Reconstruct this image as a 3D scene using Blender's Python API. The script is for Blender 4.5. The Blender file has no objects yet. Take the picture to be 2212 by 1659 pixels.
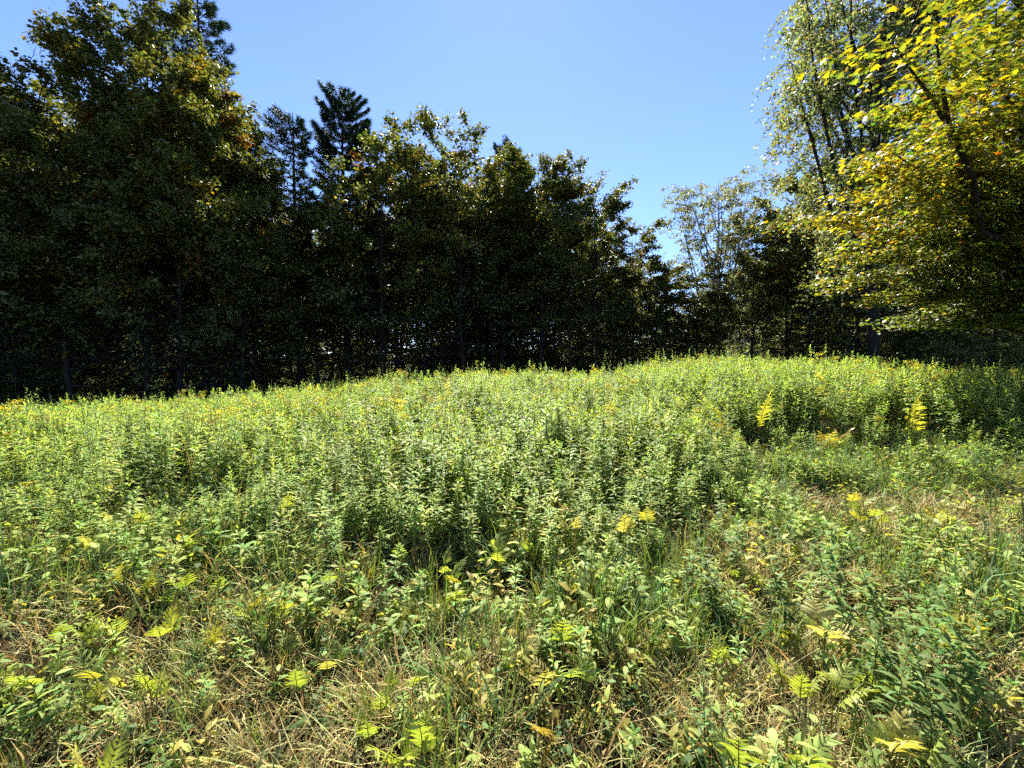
import bpy, math, random
import numpy as np
from mathutils import Vector, Matrix

# ------------------------------------------------------------------ camera, sky, sun, exposure
S = bpy.context.scene
EYE = 1.65
cam_d = bpy.data.cameras.new('camera')
cam_d.sensor_width = 36.0
cam_d.lens = 14.0
cam_d.clip_start = 0.05
cam_d.clip_end = 2000.0
cam = bpy.data.objects.new('camera', cam_d)
S.collection.objects.link(cam)
PITCH = math.radians(-2.0)
cam.location = (0, 0, EYE)
cam.rotation_euler = (math.pi / 2 + PITCH, 0, 0)
S.camera = cam

SUN_EL = math.radians(49.0)
SUN_AZ = math.radians(-1.0)          # measured from +Y towards +X
world = bpy.data.worlds.new('World')
S.world = world
world.use_nodes = True
wn, wl = world.node_tree.nodes, world.node_tree.links
wn.clear()
w_out = wn.new('ShaderNodeOutputWorld')
w_bg = wn.new('ShaderNodeBackground')
w_sky = wn.new('ShaderNodeTexSky')
w_sky.sky_type = 'NISHITA'
w_sky.sun_disc = False
w_sky.sun_elevation = SUN_EL
w_sky.sun_rotation = SUN_AZ
w_sky.altitude = 300
w_sky.air_density = 1.0
w_sky.dust_density = 0.05
w_sky.ozone_density = 5.0
w_bg.inputs['Strength'].default_value = 0.058
w_tint = wn.new('ShaderNodeVectorMath')            # the clear, slightly violet blue of this day
w_tint.operation = 'MULTIPLY'
w_tint.inputs[1].default_value = (0.92, 0.90, 1.07)
wl.new(w_sky.outputs['Color'], w_tint.inputs[0])
wl.new(w_tint.outputs['Vector'], w_bg.inputs['Color'])
wl.new(w_bg.outputs['Background'], w_out.inputs['Surface'])

sun_d = bpy.data.lights.new('sun', 'SUN')
sun_d.energy = 5.0
sun_d.angle = math.radians(0.53)
sun_d.color = (1.0, 0.95, 0.86)
sun = bpy.data.objects.new('sun', sun_d)
S.collection.objects.link(sun)
sdir = Vector((math.sin(SUN_AZ) * math.cos(SUN_EL), math.cos(SUN_AZ) * math.cos(SUN_EL), math.sin(SUN_EL)))
sun.rotation_euler = sdir.to_track_quat('Z', 'Y').to_euler()
sun.location = (0, 30, 40)

S.view_settings.view_transform = 'Standard'
S.view_settings.look = 'None'
S.view_settings.gamma = 1.0
S.view_settings.exposure = 2.15
S.view_settings.use_curve_mapping = False
S.render.engine = 'CYCLES'
S.cycles.max_bounces = 5
S.cycles.diffuse_bounces = 4
S.cycles.glossy_bounces = 1
S.cycles.transmission_bounces = 2
S.cycles.transparent_max_bounces = 4
S.cycles.caustics_reflective = False
S.cycles.caustics_refractive = False
S.cycles.use_denoising = False
S.cycles.use_adaptive_sampling = True
S.cycles.adaptive_threshold = 0.06
S.cycles.adaptive_min_samples = 16
S.cycles.debug_use_spatial_splits = True

COL = S.collection
rng = np.random.default_rng(7)
random.seed(7)
TAU = 2 * math.pi

# ------------------------------------------------------------------ helpers
def smooth(a, b, v):
    t = np.clip((v - a) / (b - a), 0, 1)
    return t * t * (3 - 2 * t)

def ground_h(x, y):
    x = np.asarray(x, float); y = np.asarray(y, float)
    side = 0.12 + 0.88 * smooth(-11, 0.5, x)
    h = 0.50 * smooth(4.2, 11.5, y) * side
    h = h - 1.15 * smooth(12.5, 22, y)
    h = h + 0.22 * smooth(2.5, 5.5, x) * smooth(4.5, 8.5, y) * (1 - smooth(7.8, 12, x))
    h = h - 0.25 * smooth(-5, -12, x) * smooth(5, 10, y) - 0.14 * smooth(-2, -8, x) * smooth(4, 8, y)
    h = h + 0.03 * np.sin(1.7 * x + .4) * np.sin(1.3 * y) + 0.02 * np.sin(4.1 * x - 2.2 * y)
    return h

FPX = 860.0     # focal length in units of a 2212-pixel-wide frame
def ray_xy(px, py, depth):
    """a point at a given distance ahead, for a sight line measured in the photograph"""
    return np.array([(px - 1106) / FPX * depth, depth, EYE + (799 - py) / FPX * depth])

def on_ground(px, py, up=0.0):
    d = 4.0
    for _ in range(30):
        x = (px - 1106) / FPX * d
        g = float(ground_h(x, d)) + up
        d = 0.5 * d + 0.5 * max(0.6, (EYE - g) * FPX / max(py - 799, 8))
    return x, d

def vnoise(x, y, s, seed=0):
    """cheap smooth value noise, 0..1"""
    x = np.asarray(x, float) / s; y = np.asarray(y, float) / s
    xi = np.floor(x).astype(int); yi = np.floor(y).astype(int)
    fx = x - xi; fy = y - yi
    fx = fx * fx * (3 - 2 * fx); fy = fy * fy * (3 - 2 * fy)
    def hsh(a, b):
        v = np.sin(a * 127.1 + b * 311.7 + seed * 74.7) * 43758.5453
        return v - np.floor(v)
    return (hsh(xi, yi) * (1 - fx) + hsh(xi + 1, yi) * fx) * (1 - fy) + (hsh(xi, yi + 1) * (1 - fx) + hsh(xi + 1, yi + 1) * fx) * fy

def mesh_np(name, V, faces, col=None, mats=(), midx=None, shade=False):
    V = np.asarray(V, np.float32)
    me = bpy.data.meshes.new(name)
    faces = [np.asarray(f, np.int32) for f in faces if len(f)]
    nl = sum(f.size for f in faces); nf = sum(len(f) for f in faces)
    me.vertices.add(len(V)); me.loops.add(nl); me.polygons.add(nf)
    me.vertices.foreach_set('co', V.ravel())
    me.loops.foreach_set('vertex_index', np.concatenate([f.ravel() for f in faces]))
    tot = np.concatenate([np.full(len(f), f.shape[1], np.int32) for f in faces])
    st = np.concatenate([[0], np.cumsum(tot)[:-1]]).astype(np.int32)
    me.polygons.foreach_set('loop_start', st)
    me.polygons.foreach_set('loop_total', tot)
    if shade:
        me.polygons.foreach_set('use_smooth', np.ones(nf, bool))
    if midx is not None:
        me.polygons.foreach_set('material_index', np.asarray(midx, np.int32))
    for m in mats: me.materials.append(m)
    if col is not None:
        a = me.attributes.new('col', 'FLOAT_COLOR', 'POINT')
        c = np.ones((len(V), 4), np.float32); c[:, :3] = col
        a.data.foreach_set('color', c.ravel())
    me.update(calc_edges=True)
    return me

class Geo:
    """collects vertices, faces and colours of one part"""
    def __init__(s): s.V = []; s.T = []; s.Q = []; s.C = []; s.n = 0
    def add(s, V, tris=None, quads=None, col=(1, 1, 1)):
        V = np.asarray(V, float)
        if tris is not None and len(tris): s.T.append(np.asarray(tris) + s.n)
        if quads is not None and len(quads): s.Q.append(np.asarray(quads) + s.n)
        c = np.asarray(col, float)
        if c.ndim == 1: c = np.tile(c, (len(V), 1))
        s.V.append(V); s.C.append(c); s.n += len(V)
    def tube(s, P, R, k=5, col=(1, 1, 1)):
        P = np.asarray(P, float); R = np.asarray(R, float); n = len(P)
        d = np.gradient(P, axis=0); d /= np.linalg.norm(d, axis=1)[:, None] + 1e-9
        ref = np.where(np.abs(d[:, 2:3]) > 0.9, np.array([[1., 0, 0]]), np.array([[0., 0, 1]]))
        u = np.cross(d, ref); u /= np.linalg.norm(u, axis=1)[:, None] + 1e-9
        v = np.cross(d, u)
        a = np.arange(k) * TAU / k
        ring = P[:, None, :] + R[:, None, None] * (np.cos(a)[None, :, None] * u[:, None, :] + np.sin(a)[None, :, None] * v[:, None, :])
        i = np.arange(n - 1)[:, None] * k; j = np.arange(k)[None, :]; j2 = (j + 1) % k
        q = np.stack([i + j, i + j2, i + k + j2, i + k + j], -1).reshape(-1, 4)
        s.add(ring.reshape(-1, 3), quads=q, col=col)
    def scatter(s, tmpl, pos, mat, scale, cols):
        """copies of a leaf template; mat (N,3,3) columns are leaf axes"""
        TV, TT, TQ = tmpl
        N = len(pos); k = len(TV)
        if N == 0: return
        sc = np.asarray(scale, float)
        sc = sc[:, None] if sc.ndim == 1 else sc
        W = np.einsum('nij,nkj->nki', mat, TV[None] * sc[:, None, :] if sc.shape[1] == 3 else TV[None] * sc[:, :, None]) + pos[:, None, :]
        off = (np.arange(N) * k)[:, None, None]
        T = (TT[None] + off).reshape(-1, 3) if TT is not None and len(TT) else None
        Q = (TQ[None] + off).reshape(-1, 4) if TQ is not None and len(TQ) else None
        s.add(W.reshape(-1, 3), T, Q, np.repeat(cols, k, axis=0))
    def mesh(s, name, mats, shade=False, midx=None):
        fs = []
        if s.T: fs.append(np.concatenate(s.T))
        if s.Q: fs.append(np.concatenate(s.Q))
        return mesh_np(name, np.concatenate(s.V), fs, np.concatenate(s.C), mats, midx, shade)

def frames(head, nrm):
    head = head / (np.linalg.norm(head, axis=1)[:, None] + 1e-9)
    y = np.cross(nrm, head); y /= np.linalg.norm(y, axis=1)[:, None] + 1e-9
    z = np.cross(head, y)
    return np.stack([head, y, z], -1)

def obj(name, me, parent=None):
    o = bpy.data.objects.new(name, me)
    COL.objects.link(o)
    if parent is not None: o.parent = parent
    return o

def tag(o, label=None, cat=None, group=None, kind=None):
    if label: o['label'] = label
    if cat: o['category'] = cat
    if group: o['group'] = group
    if kind: o['kind'] = kind
    return o

def thing(name, label, cat, loc, rz=0, group=None, sc=1.0):
    e = obj(name, None)
    e.empty_display_size = 0.2
    e.location = loc; e.rotation_euler = (0, 0, rz)
    e.scale = (sc, sc, sc) if np.isscalar(sc) else sc
    return tag(e, label, cat, group)

# ------------------------------------------------------------------ materials
def leaf_mat(name, trans=0.45, tint=(1.5, 1.35, 0.45), rough=0.45, spec=0.35, vary=0.35):
    m = bpy.data.materials.new(name); m.use_nodes = True
    n, l = m.node_tree.nodes, m.node_tree.links
    n.clear()
    out = n.new('ShaderNodeOutputMaterial')
    at = n.new('ShaderNodeAttribute'); at.attribute_name = 'col'
    oi = n.new('ShaderNodeObjectInfo')
    mr = n.new('ShaderNodeMapRange'); mr.inputs['To Min'].default_value = 1 - vary; mr.inputs['To Max'].default_value = 1 + vary
    l.new(oi.outputs['Random'], mr.inputs['Value'])
    # fine mottling over each leaf surface
    tc = n.new('ShaderNodeTexCoord')
    nz = n.new('ShaderNodeTexNoise'); nz.inputs['Scale'].default_value = 60.0; nz.inputs['Detail'].default_value = 1.0
    l.new(tc.outputs['Object'], nz.inputs['Vector'])
    mr2 = n.new('ShaderNodeMapRange'); mr2.inputs['To Min'].default_value = 0.75; mr2.inputs['To Max'].default_value = 1.25
    l.new(nz.outputs['Fac'], mr2.inputs['Value'])
    mu = n.new('ShaderNodeMath'); mu.operation = 'MULTIPLY'
    l.new(mr.outputs['Result'], mu.inputs[0]); l.new(mr2.outputs['Result'], mu.inputs[1])
    vm = n.new('ShaderNodeVectorMath'); vm.operation = 'SCALE'
    l.new(at.outputs['Color'], vm.inputs[0]); l.new(mu.outputs[0], vm.inputs['Scale'])
    p = n.new('ShaderNodeBsdfPrincipled')
    p.inputs['Roughness'].default_value = rough
    p.inputs['Specular IOR Level'].default_value = spec
    l.new(vm.outputs['Vector'], p.inputs['Base Color'])
    if trans > 0:
        vt = n.new('ShaderNodeVectorMath'); vt.operation = 'MULTIPLY'; vt.inputs[1].default_value = tint
        l.new(vm.outputs['Vector'], vt.inputs[0])
        t = n.new('ShaderNodeBsdfTranslucent')
        l.new(vt.outputs['Vector'], t.inputs['Color'])
        mx = n.new('ShaderNodeMixShader'); mx.inputs['Fac'].default_value = trans
        l.new(p.outputs[0], mx.inputs[1]); l.new(t.outputs[0], mx.inputs[2])
        l.new(mx.outputs[0], out.inputs['Surface'])
    else:
        l.new(p.outputs[0], out.inputs['Surface'])
    return m

def bark_mat(name, c1, c2, scale=(14, 14, 2.5), rough=0.9):
    m = bpy.data.materials.new(name); m.use_nodes = True
    n, l = m.node_tree.nodes, m.node_tree.links
    p = n['Principled BSDF']; p.inputs['Roughness'].default_value = rough
    p.inputs['Specular IOR Level'].default_value = 0.15
    tc = n.new('ShaderNodeTexCoord'); mp = n.new('ShaderNodeMapping'); mp.inputs['Scale'].default_value = scale
    nz = n.new('ShaderNodeTexNoise'); nz.inputs['Scale'].default_value = 1.0; nz.inputs['Detail'].default_value = 6.0
    nz.inputs['Roughness'].default_value = 0.7
    cr = n.new('ShaderNodeValToRGB')
    cr.color_ramp.elements[0].position = 0.35; cr.color_ramp.elements[0].color = (*c1, 1)
    cr.color_ramp.elements[1].position = 0.68; cr.color_ramp.elements[1].color = (*c2, 1)
    bp = n.new('ShaderNodeBump'); bp.inputs['Strength'].default_value = 0.6; bp.inputs['Distance'].default_value = 0.03
    l.new(tc.outputs['Object'], mp.inputs['Vector']); l.new(mp.outputs[0], nz.inputs['Vector'])
    l.new(nz.outputs['Fac'], cr.inputs['Fac']); l.new(cr.outputs['Color'], p.inputs['Base Color'])
    l.new(nz.outputs['Fac'], bp.inputs['Height']); l.new(bp.outputs[0], p.inputs['Normal'])
    return m

M_TREE = leaf_mat('tree_leaf', 0.30, (1.35, 1.25, 0.45), 0.55, 0.2, 0.15)
M_NEEDLE = leaf_mat('pine_needle', 0.15, (1.3, 1.3, 0.6), 0.6, 0.12, 0.1)
M_BIRCHLEAF = leaf_mat('birch_leaf', 0.45, (1.35, 1.35, 0.6), 0.5, 0.25, 0.1)
M_MAPLE = leaf_mat('near_maple_leaf', 0.45, (1.4, 1.4, 0.35), 0.45, 0.4, 0.1)
M_HERB = leaf_mat('herb_leaf', 0.42, (1.62, 1.72, 0.50), 0.55, 0.11, 0.25)
M_GRASS = leaf_mat('grass_blade', 0.30, (1.3, 1.25, 0.55), 0.55, 0.12, 0.22)
M_STRAW = leaf_mat('dry_straw', 0.22, (1.1, 1.0, 0.8), 0.6, 0.2, 0.25)
M_FERN = leaf_mat('fern_leaf', 0.45, (1.25, 1.25, 0.4), 0.5, 0.25, 0.12)
M_BARK = bark_mat('maple_bark', (0.012, 0.010, 0.008), (0.05, 0.043, 0.036))
M_PBARK = bark_mat('pine_bark', (0.015, 0.012, 0.010), (0.06, 0.05, 0.045))
M_BIRCH = bark_mat('birch_bark', (0.06, 0.055, 0.05), (0.42, 0.40, 0.37), (3, 3, 14), 0.7)

def ground_mat():
    m = bpy.data.materials.new('meadow_soil'); m.use_nodes = True
    n, l = m.node_tree.nodes, m.node_tree.links
    p = n['Principled BSDF']; p.inputs['Roughness'].default_value = 0.95; p.inputs['Specular IOR Level'].default_value = 0.1
    tc = n.new('ShaderNodeTexCoord')
    n1 = n.new('ShaderNodeTexNoise'); n1.inputs['Scale'].default_value = 22; n1.inputs['Detail'].default_value = 8; n1.inputs['Roughness'].default_value = 0.75
    n2 = n.new('ShaderNodeTexNoise'); n2.inputs['Scale'].default_value = 0.8; n2.inputs['Detail'].default_value = 3
    l.new(tc.outputs['Object'], n1.inputs['Vector']); l.new(tc.outputs['Object'], n2.inputs['Vector'])
    c1 = n.new('ShaderNodeValToRGB')
    e = c1.color_ramp.elements
    e[0].position = 0.3; e[0].color = (0.008, 0.006, 0.004, 1)
    e[1].position = 0.75; e[1].color = (0.06, 0.042, 0.02, 1)
    c2 = n.new('ShaderNodeValToRGB')
    e = c2.color_ramp.elements
    e[0].position = 0.4; e[0].color = (0.7, 0.85, 0.5, 1)
    e[1].position = 0.65; e[1].color = (1.2, 1.0, 0.9, 1)
    mx = n.new('ShaderNodeMix'); mx.data_type = 'RGBA'; mx.blend_type = 'MULTIPLY'; mx.inputs['Factor'].default_value = 1.0
    l.new(n1.outputs['Fac'], c1.inputs['Fac']); l.new(n2.outputs['Fac'], c2.inputs['Fac'])
    l.new(c1.outputs['Color'], mx.inputs['A']); l.new(c2.outputs['Color'], mx.inputs['B'])
    l.new(mx.outputs['Result'], p.inputs['Base Color'])
    bp = n.new('ShaderNodeBump'); bp.inputs['Strength'].default_value = 0.8; bp.inputs['Distance'].default_value = 0.04
    l.new(n1.outputs['Fac'], bp.inputs['Height']); l.new(bp.outputs[0], p.inputs['Normal'])
    return m

# ------------------------------------------------------------------ terrain
def make_ground():
    xs = np.concatenate([np.linspace(-600, -40, 15)[:-1], np.linspace(-40, 40, 161), np.linspace(40, 600, 15)[1:]])
    ys = np.concatenate([np.linspace(-300, -10, 8)[:-1], np.linspace(-10, 40, 126), np.linspace(40, 900, 20)[1:]])
    X, Y = np.meshgrid(xs, ys)
    Z = ground_h(X, Y)
    nx, ny = len(xs), len(ys)
    V = np.stack([X, Y, Z], -1).reshape(-1, 3)
    i = np.arange(ny - 1)[:, None] * nx + np.arange(nx - 1)[None]
    q = np.stack([i, i + 1, i + nx + 1, i + nx], -1).reshape(-1, 4)
    me = mesh_np('ground', V, [q], None, [ground_mat()], None, True)
    return tag(obj('ground', me), 'dark soil of the meadow under the plants', kind='structure')
make_ground()

# ------------------------------------------------------------------ instancer for uncountable masses
def proto_collection(name, meshes):
    c = bpy.data.collections.new(name)          # not linked to the scene
    for i, me in enumerate(meshes):
        c.objects.link(bpy.data.objects.new(f'{name}_{i:02d}', me))
    return c

def mass(name, label, coll, P, rot, scl, idx):
    N = len(P)
    me = bpy.data.meshes.new(name)
    me.vertices.add(N)
    me.vertices.foreach_set('co', np.asarray(P, np.float32).ravel())
    a = me.attributes.new('rot', 'FLOAT_VECTOR', 'POINT'); a.data.foreach_set('vector', np.asarray(rot, np.float32).ravel())
    a = me.attributes.new('scl', 'FLOAT_VECTOR', 'POINT'); a.data.foreach_set('vector', np.asarray(scl, np.float32).ravel())
    a = me.attributes.new('idx', 'INT', 'POINT'); a.data.foreach_set('value', np.asarray(idx, np.int32))
    o = obj(name, me)
    ng = bpy.data.node_groups.new(name + '_nodes', 'GeometryNodeTree')
    ng.interface.new_socket('Geometry', in_out='INPUT', socket_type='NodeSocketGeometry')
    ng.interface.new_socket('Geometry', in_out='OUTPUT', socket_type='NodeSocketGeometry')
    n, l = ng.nodes, ng.links
    gi = n.new('NodeGroupInput'); go = n.new('NodeGroupOutput')
    ip = n.new('GeometryNodeInstanceOnPoints'); ci = n.new('GeometryNodeCollectionInfo')
    ci.inputs['Collection'].default_value = coll
    ci.inputs['Separate Children'].default_value = True
    ci.inputs['Reset Children'].default_value = True
    ip.inputs['Pick Instance'].default_value = True
    def na(nm, dt):
        q = n.new('GeometryNodeInputNamedAttribute'); q.data_type = dt; q.inputs['Name'].default_value = nm
        return [s for s in q.outputs if s.enabled and s.name == 'Attribute'][0]
    l.new(gi.outputs[0], ip.inputs['Points'])
    l.new(ci.outputs[0], ip.inputs['Instance'])
    l.new(na('idx', 'INT'), ip.inputs['Instance Index'])
    er = n.new('FunctionNodeEulerToRotation')
    l.new(na('rot', 'FLOAT_VECTOR'), er.inputs[0]); l.new(er.outputs[0], ip.inputs['Rotation'])
    l.new(na('scl', 'FLOAT_VECTOR'), ip.inputs['Scale'])
    l.new(ip.outputs[0], go.inputs[0])
    md = o.modifiers.new('scatter', 'NODES'); md.node_group = ng
    return tag(o, label, kind='stuff')

# ------------------------------------------------------------------ leaf templates (x along the leaf, z its normal)
LEAF_T = (np.array([(0, 0, 0), (.5, .36, .07), (1, 0, -.03), (.45, -.36, .07)]), np.array([(0, 1, 2), (0, 2, 3)]), None)

def strip_template(prof, bend, fold=0.0):
    """leaf blade of cross pieces; prof = (t, half width); bend gives the drop along the blade"""
    V = []; 
    for t, w in prof:
        z = bend(t)
        if w > 0: V += [(t, w, z + fold * w), (t, -w, z + fold * w)]
        else: V += [(t, 0, z)]
    V = np.array(V, float); Q = []; T = []
    n = len(prof); i = 0
    for a in range(n - 1):
        if prof[a][1] > 0 and prof[a + 1][1] > 0:
            Q.append((i, i + 1, i + 3, i + 2)); i += 2
        elif prof[a][1] > 0:
            T.append((i, i + 1, i + 2)); i += 2
        else:
            T.append((i, i + 2, i + 1)); i += 1
    return V, np.array(T) if T else None, np.array(Q) if Q else None

GOLD_LEAF = strip_template([(0, .02), (.3, .125), (.65, .105), (1, 0)], lambda t: .28 * t - .55 * t * t)
NARROW_LEAF = strip_template([(0, .015), (.35, .075), (.7, .06), (1, 0)], lambda t: .15 * t - .5 * t * t)
OVAL_LEAF = strip_template([(0, .03), (.25, .22), (.55, .27), (.82, .15), (1, 0)], lambda t: .1 * t - .3 * t * t)
BROAD_LEAF = strip_template([(0, .04), (.2, .15), (.5, .17), (.8, .08), (1, 0)], lambda t: .2 * t - .45 * t * t)

def maple_leaf():
    ang = np.radians([180, 205, 240, 262, 296, 330, 360, 30, 64, 98, 120, 155])
    # lobes: tip to the front, two sides, two back
    pts = [(0.0, 0.0), (.02, -.20), (-.08, -.42), (.18, -.30), (.34, -.62), (.42, -.26), (.60, -.30), (1.0, 0.0),
           (.60, .30), (.42, .26), (.34, .62), (.18, .30), (-.08, .42), (.02, .20)]
    V = [(.30, 0, .05)] + [(x, y, .02 - .28 * (y * y) - .10 * max(x - .4, 0)) for x, y in pts]
    n = len(pts)
    T = [(0, 1 + i, 1 + (i + 1) % n) for i in range(n)]
    return np.array(V, float), np.array(T), None
MAPLE_LEAF = maple_leaf()

# ------------------------------------------------------------------ trees
def rand_cols(r, n, base, spread=0.25):
    c = np.tile(np.asarray(base, float), (n, 1))
    c *= (1 + spread * r.normal(size=(n, 1))).clip(.4, 1.8)
    c[:, 0] *= (1 + .18 * r.normal(size=n)).clip(.5, 1.7)
    return c

GREEN = np.array((0.108, 0.132, 0.040)); OLIVE = np.array((0.15, 0.145, 0.035)); YEL = np.array((0.32, 0.24, 0.020)); ORANGE = np.array((0.22, 0.085, 0.015))

def fit(tr, br, lf, H, R=None):
    """scale a grown tree to its true height (and crown radius)"""
    V = np.concatenate(lf.V)
    sz = H / np.percentile(V[:, 2], 99.97)
    sx = R / np.percentile(np.hypot(V[:, 0], V[:, 1]), 96) if R else 1.0
    for g in (tr, br, lf): g.V = [v * np.array([sx, sx, sz]) for v in g.V]
    return tr, br, lf

def env_maple(u):
    return np.clip(1 - np.abs((u - .40) / .66) ** 2.6, 0.10, 1) ** .55

def maple(seed, H=18.0, cb=0.22, R=3.4, limbs=46, leaves=13500, size=.28, turn=0.03, lean=0.0, bark=M_BARK, env=env_maple, r0=None, sec=(6, 9), green=GREEN, flat=.08, spread=.15):
    r = np.random.default_rng(seed)
    tr, br, lf = Geo(), Geo(), Geo()
    r0 = r0 or 0.0105 * H
    k = 10
    tt = np.linspace(0, 1, k)
    wob = np.cumsum(r.normal(size=(k, 2)) * .010 * H, axis=0) * .6; wob -= wob[0]
    P = np.stack([wob[:, 0] + lean * H * tt ** 2, wob[:, 1], H * .95 * tt], 1)
    rad = r0 * (1 - tt) ** .85 + .012
    rad[0] *= 1.45
    P0 = P.copy(); P0[0, 2] -= .3
    tr.tube(P0, rad, 9)
    def trunk_at(t):
        return np.array([np.interp(t, tt, P[:, i]) for i in range(3)]), np.interp(t, tt, rad)
    sprays = []       # (p0, p1, weight)
    t_l = cb + (1 - cb) * (np.arange(limbs) + r.random(limbs)) / limbs * .97
    az = (np.arange(limbs) * 2.399 + r.normal(size=limbs) * .5)
    for t, a in zip(t_l, az):
        u = (t - cb) / (1 - cb)
        b, rb = trunk_at(t)
        L = R * float(env(u)) * r.uniform(.72, 1.18) + .35
        el = math.radians(8 + 42 * u + r.normal() * 9)
        dh = np.array([math.cos(a), math.sin(a), 0])
        s = np.linspace(0, 1, 6)[:, None]
        up = math.tan(min(el, 1.15))
        pts = b + dh * L * s + np.array([0, 0, 1]) * L * (up * s * (1 - .25 * s) - .10 * s ** 2) + np.cumsum(r.normal(size=(6, 3)) * .035 * L, 0) * (s > 0)
        rl = min(rb * .5, .012 + .016 * L)
        br.tube(pts, rl * (1 - s[:, 0]) ** .8 + .006, 4)
        ns = int(r.integers(*sec))
        for q in range(ns):
            sv = r.uniform(.22, 1.0)
            p0 = np.array([np.interp(sv, s[:, 0], pts[:, i]) for i in range(3)])
            aa = a + r.choice([-1, 1]) * r.uniform(.3, 1.25)
            l2 = (.22 + .25 * r.random()) * L + .35
            p1 = p0 + l2 * np.array([math.cos(aa), math.sin(aa), r.normal() * .22 + .18 * u])
            mid = (p0 + p1) / 2 + r.normal(size=3) * .06 * l2
            br.tube([p0, mid, p1], [rl * .32 + .003, rl * .2 + .003, .003], 3)
            sprays.append((p0, p1, l2, u))
        sprays.append((pts[3], pts[5] + .1 * (pts[5] - pts[4]), L * .4, u))
    w = np.array([x[2] ** .8 * (.06 + .94 * float(smooth(.10, .48, x[3]))) * (1 + .9 * x[3]) for x in sprays]); w /= w.sum()
    cnt = r.multinomial(leaves, w)
    tone = r.random(len(sprays))
    for (p0, p1, l2, u), n, tn in zip(sprays, cnt, tone):
        if n == 0: continue
        f = r.uniform(.15, 1.12, size=(n, 1)) ** .8
        pos = p0 + (p1 - p0) * f + r.normal(size=(n, 3)) * np.array([spread, spread, flat]) * (.45 + .55 * l2)
        pos[:, 2] -= .10 * np.abs(r.normal(size=n)) * l2
        nrm = np.stack([r.normal(size=n) * .55, r.normal(size=n) * .55, np.ones(n)], 1)
        hd = r.normal(size=(n, 3)); hd[:, 2] = -.25 + .3 * r.normal(size=n)
        hd += (p1 - p0) / (np.linalg.norm(p1 - p0) + 1e-6) * .6
        base = green * (1 - tn) + (green * .5 + OLIVE * .5) * tn
        c = rand_cols(r, n, base)
        if tn > 1 - turn:
            k2 = r.random(n) < .65
            c[k2] = rand_cols(r, int(k2.sum()), YEL if r.random() < .6 else ORANGE)
        lf.scatter(LEAF_T, pos, frames(hd, nrm), size * r.uniform(.65, 1.25, n), c)
    return fit(tr, br, lf, H, R)

def maple_meshes(name, mat=M_TREE, bark=M_BARK, **k):
    tr, br, lf = maple(**k)
    return (tr.mesh(name + '_trunk', [bark], True), br.mesh(name + '_limbs', [bark], True), lf.mesh(name + '_crown', [mat]))

def joined(name, geos, mats):
    g = Geo(); mi = []
    T, Q = [], []
    # keep triangles before quads so that material indices follow the faces
    ti, qi = [], []
    for k, x in enumerate(geos):
        V = np.concatenate(x.V); C = np.concatenate(x.C)
        t = np.concatenate(x.T) if x.T else np.zeros((0, 3), int)
        q = np.concatenate(x.Q) if x.Q else np.zeros((0, 4), int)
        g.add(V, t, q, C); ti += [k] * len(t); qi += [k] * len(q)
    return g.mesh(name, mats, False, ti + qi)

NEEDLE_T = None
def needle_tuft():
    r = np.random.default_rng(3); V = []; T = []
    for i in range(7):
        a = i * TAU / 7 + r.normal() * .2; el = r.uniform(.15, .9)
        d = np.array([.55 + .45 * math.cos(el), math.sin(a) * math.sin(el), math.cos(a) * math.sin(el)]); d /= np.linalg.norm(d)
        sd = np.cross(d, r.normal(size=3)); sd /= np.linalg.norm(sd)
        k = len(V)
        V += [tuple(sd * .045), tuple(-sd * .045), tuple(d * r.uniform(.8, 1.1))]
        T.append((k, k + 1, k + 2))
    return np.array(V), np.array(T), None
NEEDLE_T = needle_tuft()

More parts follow.
